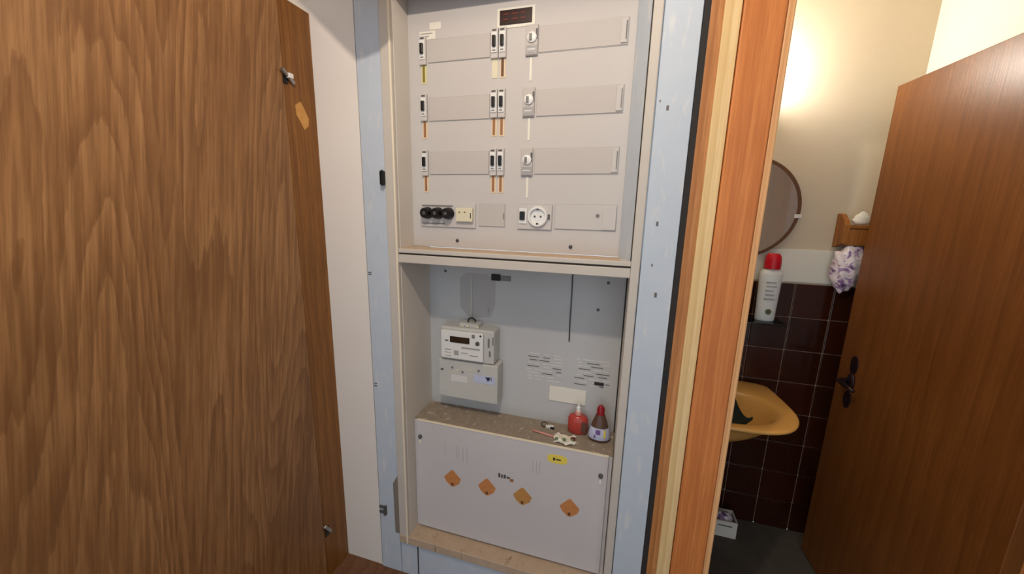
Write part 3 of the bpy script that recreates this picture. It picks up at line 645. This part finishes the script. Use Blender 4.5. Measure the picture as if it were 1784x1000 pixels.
# ------------------------------------------------------------------ washroom: mirror, glass shelf, bottle, lamp
mr = thing('round_mirror', (0.495, 0.74, 1.54), 'round wall mirror with dark rim above the basin', 'mirror')
lathe('glass', [(0.2105, -0.0005), (0.2105, -0.006), (0.209, -0.008)], (0.495, 0.737, 1.54), 'mirror', mr, 'y', 64, False)
lathe('backing', [(0.213, 0.0), (0.213, 0.0195)], (0.495, 0.737, 1.54), 'seam', mr, 'y', 64, False)
link('rim', b_lathe(bmesh.new(), [(0.203, -0.0105), (0.2155, -0.0105), (0.2155, 0.0), (0.203, 0.0), (0.203, -0.0105)], (0.495, 0.737, 1.54), 'y', 64, caps=False), 'darktag', mr)
for a in (-0.14, PI + 0.14):
    x, z = 0.495 + 0.213 * math.cos(a), 1.54 + 0.213 * math.sin(a)
    box('mirror_clip', x - 0.014, x + 0.010, 0.722, 0.757, z - 0.008, z + 0.008, 'white', mr, 0.002)
gs = thing('glass_shelf', (0.47, 0.7, 1.04), 'narrow black glass shelf on the tiles below the mirror', 'shelf')
box('glass', 0.24, 0.70, 0.635, 0.748, 1.052, 1.060, 'blackglass', gs, 0.002)
for x in (0.29, 0.64): box('bracket', x, x + 0.02, 0.70, 0.749, 1.034, 1.052, 'darkmetal', gs, 0.003)
sb = thing('spray_bottle', (0.60, 0.69, 1.06), 'tall white bottle with bright red cap on the black shelf', 'bottle')
bx0, bz = px(1318, 553, 0.69); bxc = (px(1312, 553, 0.69)[0] + px(1351, 553, 0.69)[0]) / 2
ZB = 1.060
link('body', b_lathe(bmesh.new(), [(0.035, 0), (0.038, 0.006), (0.0385, 0.05), (0.042, 0.17), (0.043, 0.205), (0.038, 0.220), (0.024, 0.228), (0.022, 0.231)], (bxc, 0.69, ZB), 'z', 28, 1.0, 0.7), 'bottle', sb, smooth=True)
lathe('cap', [(0.031, 0), (0.031, 0.030), (0.028, 0.052), (0.021, 0.064)], (bxc - 0.001, 0.69, ZB + 0.229), 'cap', sb, 'z', 22)
yb = 0.69 - 0.0300
bm = bmesh.new()
for k in range(5): b_box(bm, bxc - 0.022 + 0.004 * (k % 2), bxc + 0.018 - 0.005 * (k % 3), yb - 0.0015, yb + 0.004, ZB + 0.098 + 0.018 * k, ZB + 0.103 + 0.018 * k)
link('label_lines', bm, 'grey', sb)
link('emblem', b_prism(bmesh.new(), oval(bxc + 0.002, ZB + 0.045, 0.012, 0.013, 16), (yb + 0.0005, yb + 0.006)), 'greenprint', sb)
link('emblem_centre', b_prism(bmesh.new(), oval(bxc + 0.002, ZB + 0.045, 0.006, 0.007, 12), (yb - 0.0005, yb + 0.004)), 'darktag', sb)
ml = thing('wall_lamp', (0.45, 0.757, 2.0), 'round dish wall lamp above the mirror, mostly hidden by the casing', 'lamp')
lathe('dish', [(0.02, -0.006), (0.052, -0.004), (0.058, 0.010), (0.055, 0.010), (0.050, 0.0), (0.02, -0.002)], (0.45, 0.67, 2.0), 'white', ml, 'z', 32)
box('arm', 0.44, 0.46, 0.70, 0.757, 1.98, 2.02, 'white', ml, 0.003)

# ------------------------------------------------------------------ washroom: wooden shelf, tissue, bag, carton
ws = thing('wall_shelf', (0.93, 0.71, 1.40), 'small brown wooden shelf on the washroom wall behind the open door', 'shelf')
sx0 = px(1474, 400, 0.70)[0]
zt_, zb_ = px(1470, 392, 0.70)[1], px(1470, 424, 0.70)[1]
box('shelf_board', sx0, 1.044, 0.690, 0.756, zt_ - 0.014, zt_, 'shelfwood', ws, 0.003)
link('side_panel', b_prism(bmesh.new(), [(0.756, zb_ - 0.02), (0.756, zt_ + 0.045), (0.735, zt_ + 0.045), (0.70, zt_ + 0.02), (0.688, zt_), (0.688, zb_)], (sx0 - 0.012, sx0 + 0.006), 'x'), 'shelfwood', ws)
box('front_rail', sx0, 1.044, 0.692, 0.702, zb_ - 0.008, zt_ - 0.016, 'shelfwood', ws, 0.002)
ts = bmesh.new(); bmesh.ops.create_icosphere(ts, subdivisions=3, radius=1)
for v in ts.verts:
    h_ = (v.co.z + 1) / 2; k = 0.35 + 0.65 * (1 - h_) ** 0.9 + random.uniform(-.1, .1)
    v.co = Vector((0.922 + v.co.x * 0.042 * k, 0.718 + v.co.y * 0.022 * k, zt_ + 0.001 + h_ * 0.055))
tag(link('paper_tissue', ts, 'paper', smooth=True), 'crumpled white tissue on the small wooden shelf', 'tissue')
bgm = bmesh.new(); bmesh.ops.create_icosphere(bgm, subdivisions=4, radius=1)
cx_, cz_ = 0.90, (px(1475, 468, 0.71)[1])
for v in bgm.verts:
    d = v.co.normalized(); nz = math.sin(9 * d.x + 4 * d.z) * 0.06 + math.sin(13 * d.z - 5 * d.y) * 0.05 + random.uniform(-.03, .03)
    k = 1 + nz; sxx = 0.056 * (1 + 0.15 * d.z)
    v.co = Vector((cx_ + d.x * sxx * k + 0.006 * d.z, 0.711 + d.y * 0.030 * k, cz_ + d.z * 0.098 * k))
bag = thing('toilet_roll_pack', (cx_, 0.711, cz_ - 0.1), 'purple and white plastic toilet roll pack hanging below the wooden shelf', 'package')
link('wrapper', bgm, 'bag', bag, smooth=True)
bx = px(1264, 914, 0.64)
cn = thing('paper_carton', (0.60, 0.66, 0.0), 'small open white carton on the grey washroom floor', 'box')
bm = bmesh.new()
X0, X1, Y0, Y3 = 0.53, 0.632, 0.61, 0.695
b_box(bm, X0, X1, Y0, Y0 + .004, 0, .085); b_box(bm, X0, X1, Y3 - .004, Y3, 0, .085); b_box(bm, X0, X0 + .004, Y0 + .004, Y3 - .004, 0, .085); b_box(bm, X1 - .004, X1, Y0 + .004, Y3 - .004, 0, .085); b_box(bm, X0 + .004, X1 - .004, Y0 + .004, Y3 - .004, 0.0, .004)
link('carton', bm, 'paper', cn)
bm = bmesh.new(); bmesh.ops.create_icosphere(bm, subdivisions=3, radius=1)
for v in bm.verts: v.co = Vector((0.581 + v.co.x * .044 * random.uniform(.8, 1), 0.652 + v.co.y * .035 * random.uniform(.8, 1), 0.075 + v.co.z * .03 * random.uniform(.7, 1)))
link('crumpled_paper', bm, 'bag', cn)
marks('carton_print', [(0.55, 0.61, 0.058, 0.064)], Y0, 'ink', cn)
